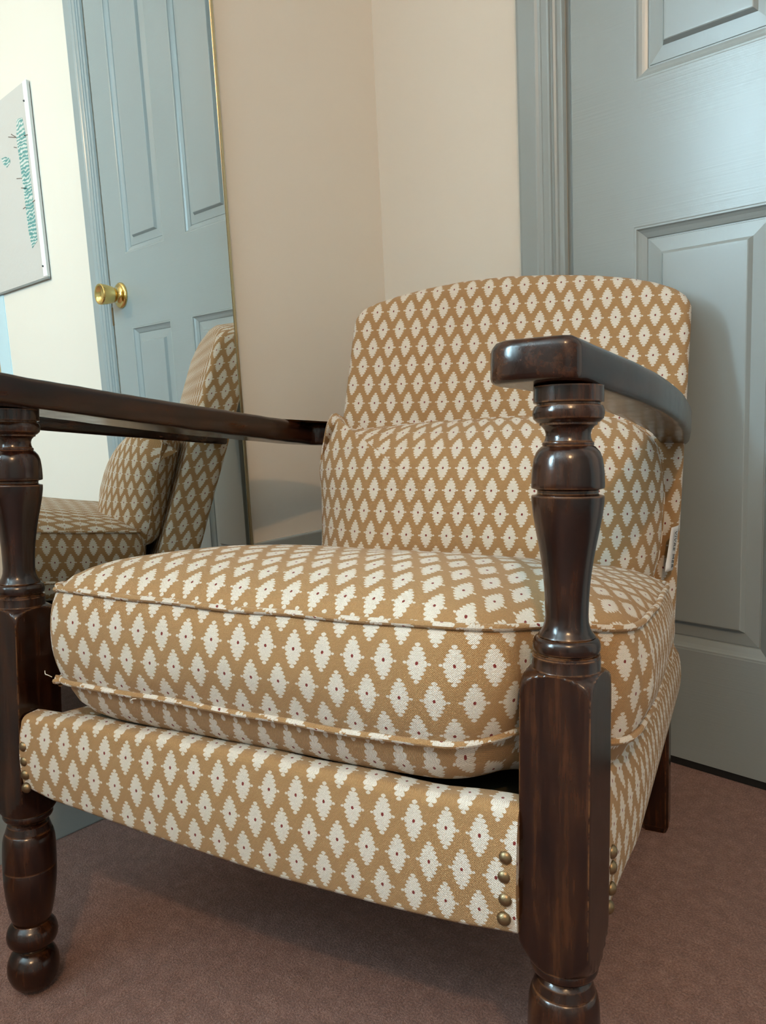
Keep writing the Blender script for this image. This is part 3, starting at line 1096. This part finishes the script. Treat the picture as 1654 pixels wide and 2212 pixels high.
# ---- back cushion
def back_cushion():
    ang = math.radians(8.0)
    e = Vector((math.cos(ang), math.sin(ang), 0))
    nn = Vector((math.sin(ang), -math.cos(ang), 0))
    C = Vector((.0680, .470, .5230))
    root = empty('back_cushion', CH @ Matrix.Translation(C))
    n = 200
    K = 30
    A = 0.2490
    # outline of the seam in (s, t), t measured from the centre
    oc = [(-.236, .122), (-.2275, .1295), (-.214, .121), (-.204, .1085), (-.190, .1045), (-.150, .1080), (-.100, .1125), (-.030, .1165), (.060, .1200), (.140, .1190), (.190, .1120), (.218, .0980), (.236, .0760), (.2450, .0400), (.2470, .0000), (.2450, -.0500), (.2380, -.0950),
          (.220, -.1200), (.150, -.1270), (.000, -.1280), (-.150, -.1270), (-.212, -.1200), (-.229, -.0950), (-.2330, -.0500), (-.2390, .0100), (-.2450, .0500), (-.2425, .0880), (-.2400, .1080)]
    loop = resample(catmull([(a, b, 0) for a, b in oc], 8, True), n)
    cc = Vector((0, -.005, 0))
    V, UV, F = [], [], []
    for side, T in ((1, 0.098), (-1, 0.055)):
        base = len(V)
        rhos = [math.sin((1 - k / K) * PI / 2) for k in range(K + 1)]
        # arc length along a mid radius for the uv
        prof = []
        for r in rhos:
            prof.append((r, max(0.0, 1 - r ** 2.6) ** 0.58))
        lens = [0.0]
        for a, b in zip(prof[:-1], prof[1:]):
            lens.append(lens[-1] + math.hypot((a[0] - b[0]) * 0.17, (a[1] - b[1]) * T))
        tot = lens[-1]
        for k, (r, h) in enumerate(prof):
            g = (tot - lens[k])
            for i in range(n):
                d = loop[i] - cc
                q = cc + d * r
                s, t_ = q.x, q.y
                dep = h * T
                if side > 0:
                    # pushed fuller low down, flatter at the top
                    dep *= 1.0 - 0.16 * (t_ / .125)
                    # drawn-in fold running down from the upper left corner
                    fold = math.exp(-((s + .248 - (t_ - .06) * .55) / .0065) ** 2) * math.exp(-((t_ - .078) / .035) ** 2)
                    dep -= 0.034 * fold * r
                    dep += 0.003 * mnoise.noise(Vector((s * 9, t_ * 9, 0.3))) * (1 - r ** 4)
                lean = 0.16 * t_
                p = e * s + nn * (side * dep) + Vector((0, lean, t_))
                V.append(p)
                dl = d.length
                # uv keeps real length: planar in the middle, rolled out towards the seam
                kk = (dl * r) if dl else 0
                extra = (g - 0.17 * r)
                u_ = d.x / dl * (kk + (tot - 0.17 - extra * 0 - (tot - 0.17)) + max(0, (1 - 0) * ((tot - lens[k]) - 0.17 * r))) if dl else 0
                v_ = d.y / dl * (kk + max(0, (tot - lens[k]) - 0.17 * r)) if dl else 0
                UV.append((u_ - 0.019, v_ + (0.004 if side > 0 else 0.013)))
        for k in range(K):
            for i in range(n):
                F.append((base + k * n + i, base + k * n + (i + 1) % n, base + (k + 1) * n + (i + 1) % n, base + (k + 1) * n + i))
    body = make('cover', V, F, FABRIC, root, UV)
    bm = bmesh.new()
    bm.from_mesh(body.data)
    bmesh.ops.remove_doubles(bm, verts=bm.verts, dist=1e-6)
    bmesh.ops.recalc_face_normals(bm, faces=bm.faces)
    bm.to_mesh(body.data)
    bm.free()
    seam = [e * q.x * 1.002 + Vector((0, 0.16 * q.y, q.y * 1.004)) for q in loop]
    tube('seam', seam, 0.0011, FABRIC, root, n=8, closed=True)
    # woven label sewn into the right-hand seam
    tg = []
    lab = empty('care_label')
    lab.parent = root
    N = 12
    V, F = [], []
    w0 = Vector((.3235, .5000, .4930))
    w1 = Vector((.3170, .4930, .4350))
    for k in range(N + 1):
        f = k / N
        a = w0.lerp(w1, f)
        for j in range(5):
            g = j / 4
            wd = 0.022 - 0.006 * f
            curl = 0.0035 * math.sin(PI * g) * (0.3 + f)
            V.append(a + Vector((0.006 * g + curl, wd * g * 2.1, 0)) - C)
    for k in range(N):
        for j in range(4):
            F.append((k * 5 + j, k * 5 + j + 1, (k + 1) * 5 + j + 1, (k + 1) * 5 + j))
    lm = make('label', V, F, TAGM, root)
    md = lm.modifiers.new('solid', 'SOLIDIFY')
    md.thickness = 0.0005
    lm['label'] = 'white satin ribbon label with black capitals'
    bpy.data.objects.remove(lab)
    # lettering reads downwards
    cu = bpy.data.curves.new('lettering', 'FONT')
    cu.body = 'VIVRE MER'
    cu.size = 0.0125
    cu.extrude = 0.00015
    cu.space_character = 1.12
    to = bpy.data.objects.new('lettering_src', cu)
    COL.objects.link(to)
    dg = bpy.context.evaluated_depsgraph_get()
    me = bpy.data.meshes.new_from_object(to.evaluated_get(dg))
    bpy.data.objects.remove(to)
    me.name = 'lettering'
    xax = (w1 - w0).normalized()
    zax = Vector((0.95, -0.30, 0)).normalized()
    side = (V[4] - V[0]).normalized()
    zax = xax.cross(side)
    if zax.x < 0:
        zax = -zax
    yax = zax.cross(xax)
    mw = max(v.co.x for v in me.vertices)
    sc_ = 0.050 / mw
    org = w0 - C + side * 0.0085 + xax * 0.004 + zax * 0.0032
    for v in me.vertices:
        c = v.co.copy()
        v.co = org + xax * c.x * sc_ + yax * (c.y * 2.0 * sc_ * 0.9) + zax * (c.z + 0.0008 + 0.0018 * c.x * sc_ / 0.05)
    me.materials.clear()
    me.materials.append(INK)
    lt = bpy.data.objects.new('lettering', me)
    COL.objects.link(lt)
    lt.parent = lm
    return tag(root, 'plump tan and cream back cushion with white ribbon label, leaning on the backrest', 'cushion')


back_cushion()

# ---- bits of lint on the carpet
for nm, pts in (('thread', [(-.800, .3010, .002), (-.790, .2985, .003), (-.782, .2960, .002)]), ('thread', [(-.690, .4020, .002), (-.684, .4035, .004), (-.679, .4015, .002), (-.674, .4020, .002)])):
    o = tube(nm, catmull(pts, 5), 0.00032, LINT, None, n=6)
    tag(o, 'tiny straight pale thread on the carpet beside the left front foot' if nm == 'thread' and pts[0][0] < -.75 else 'tiny curled pale thread on the carpet below the front rail', 'thread')
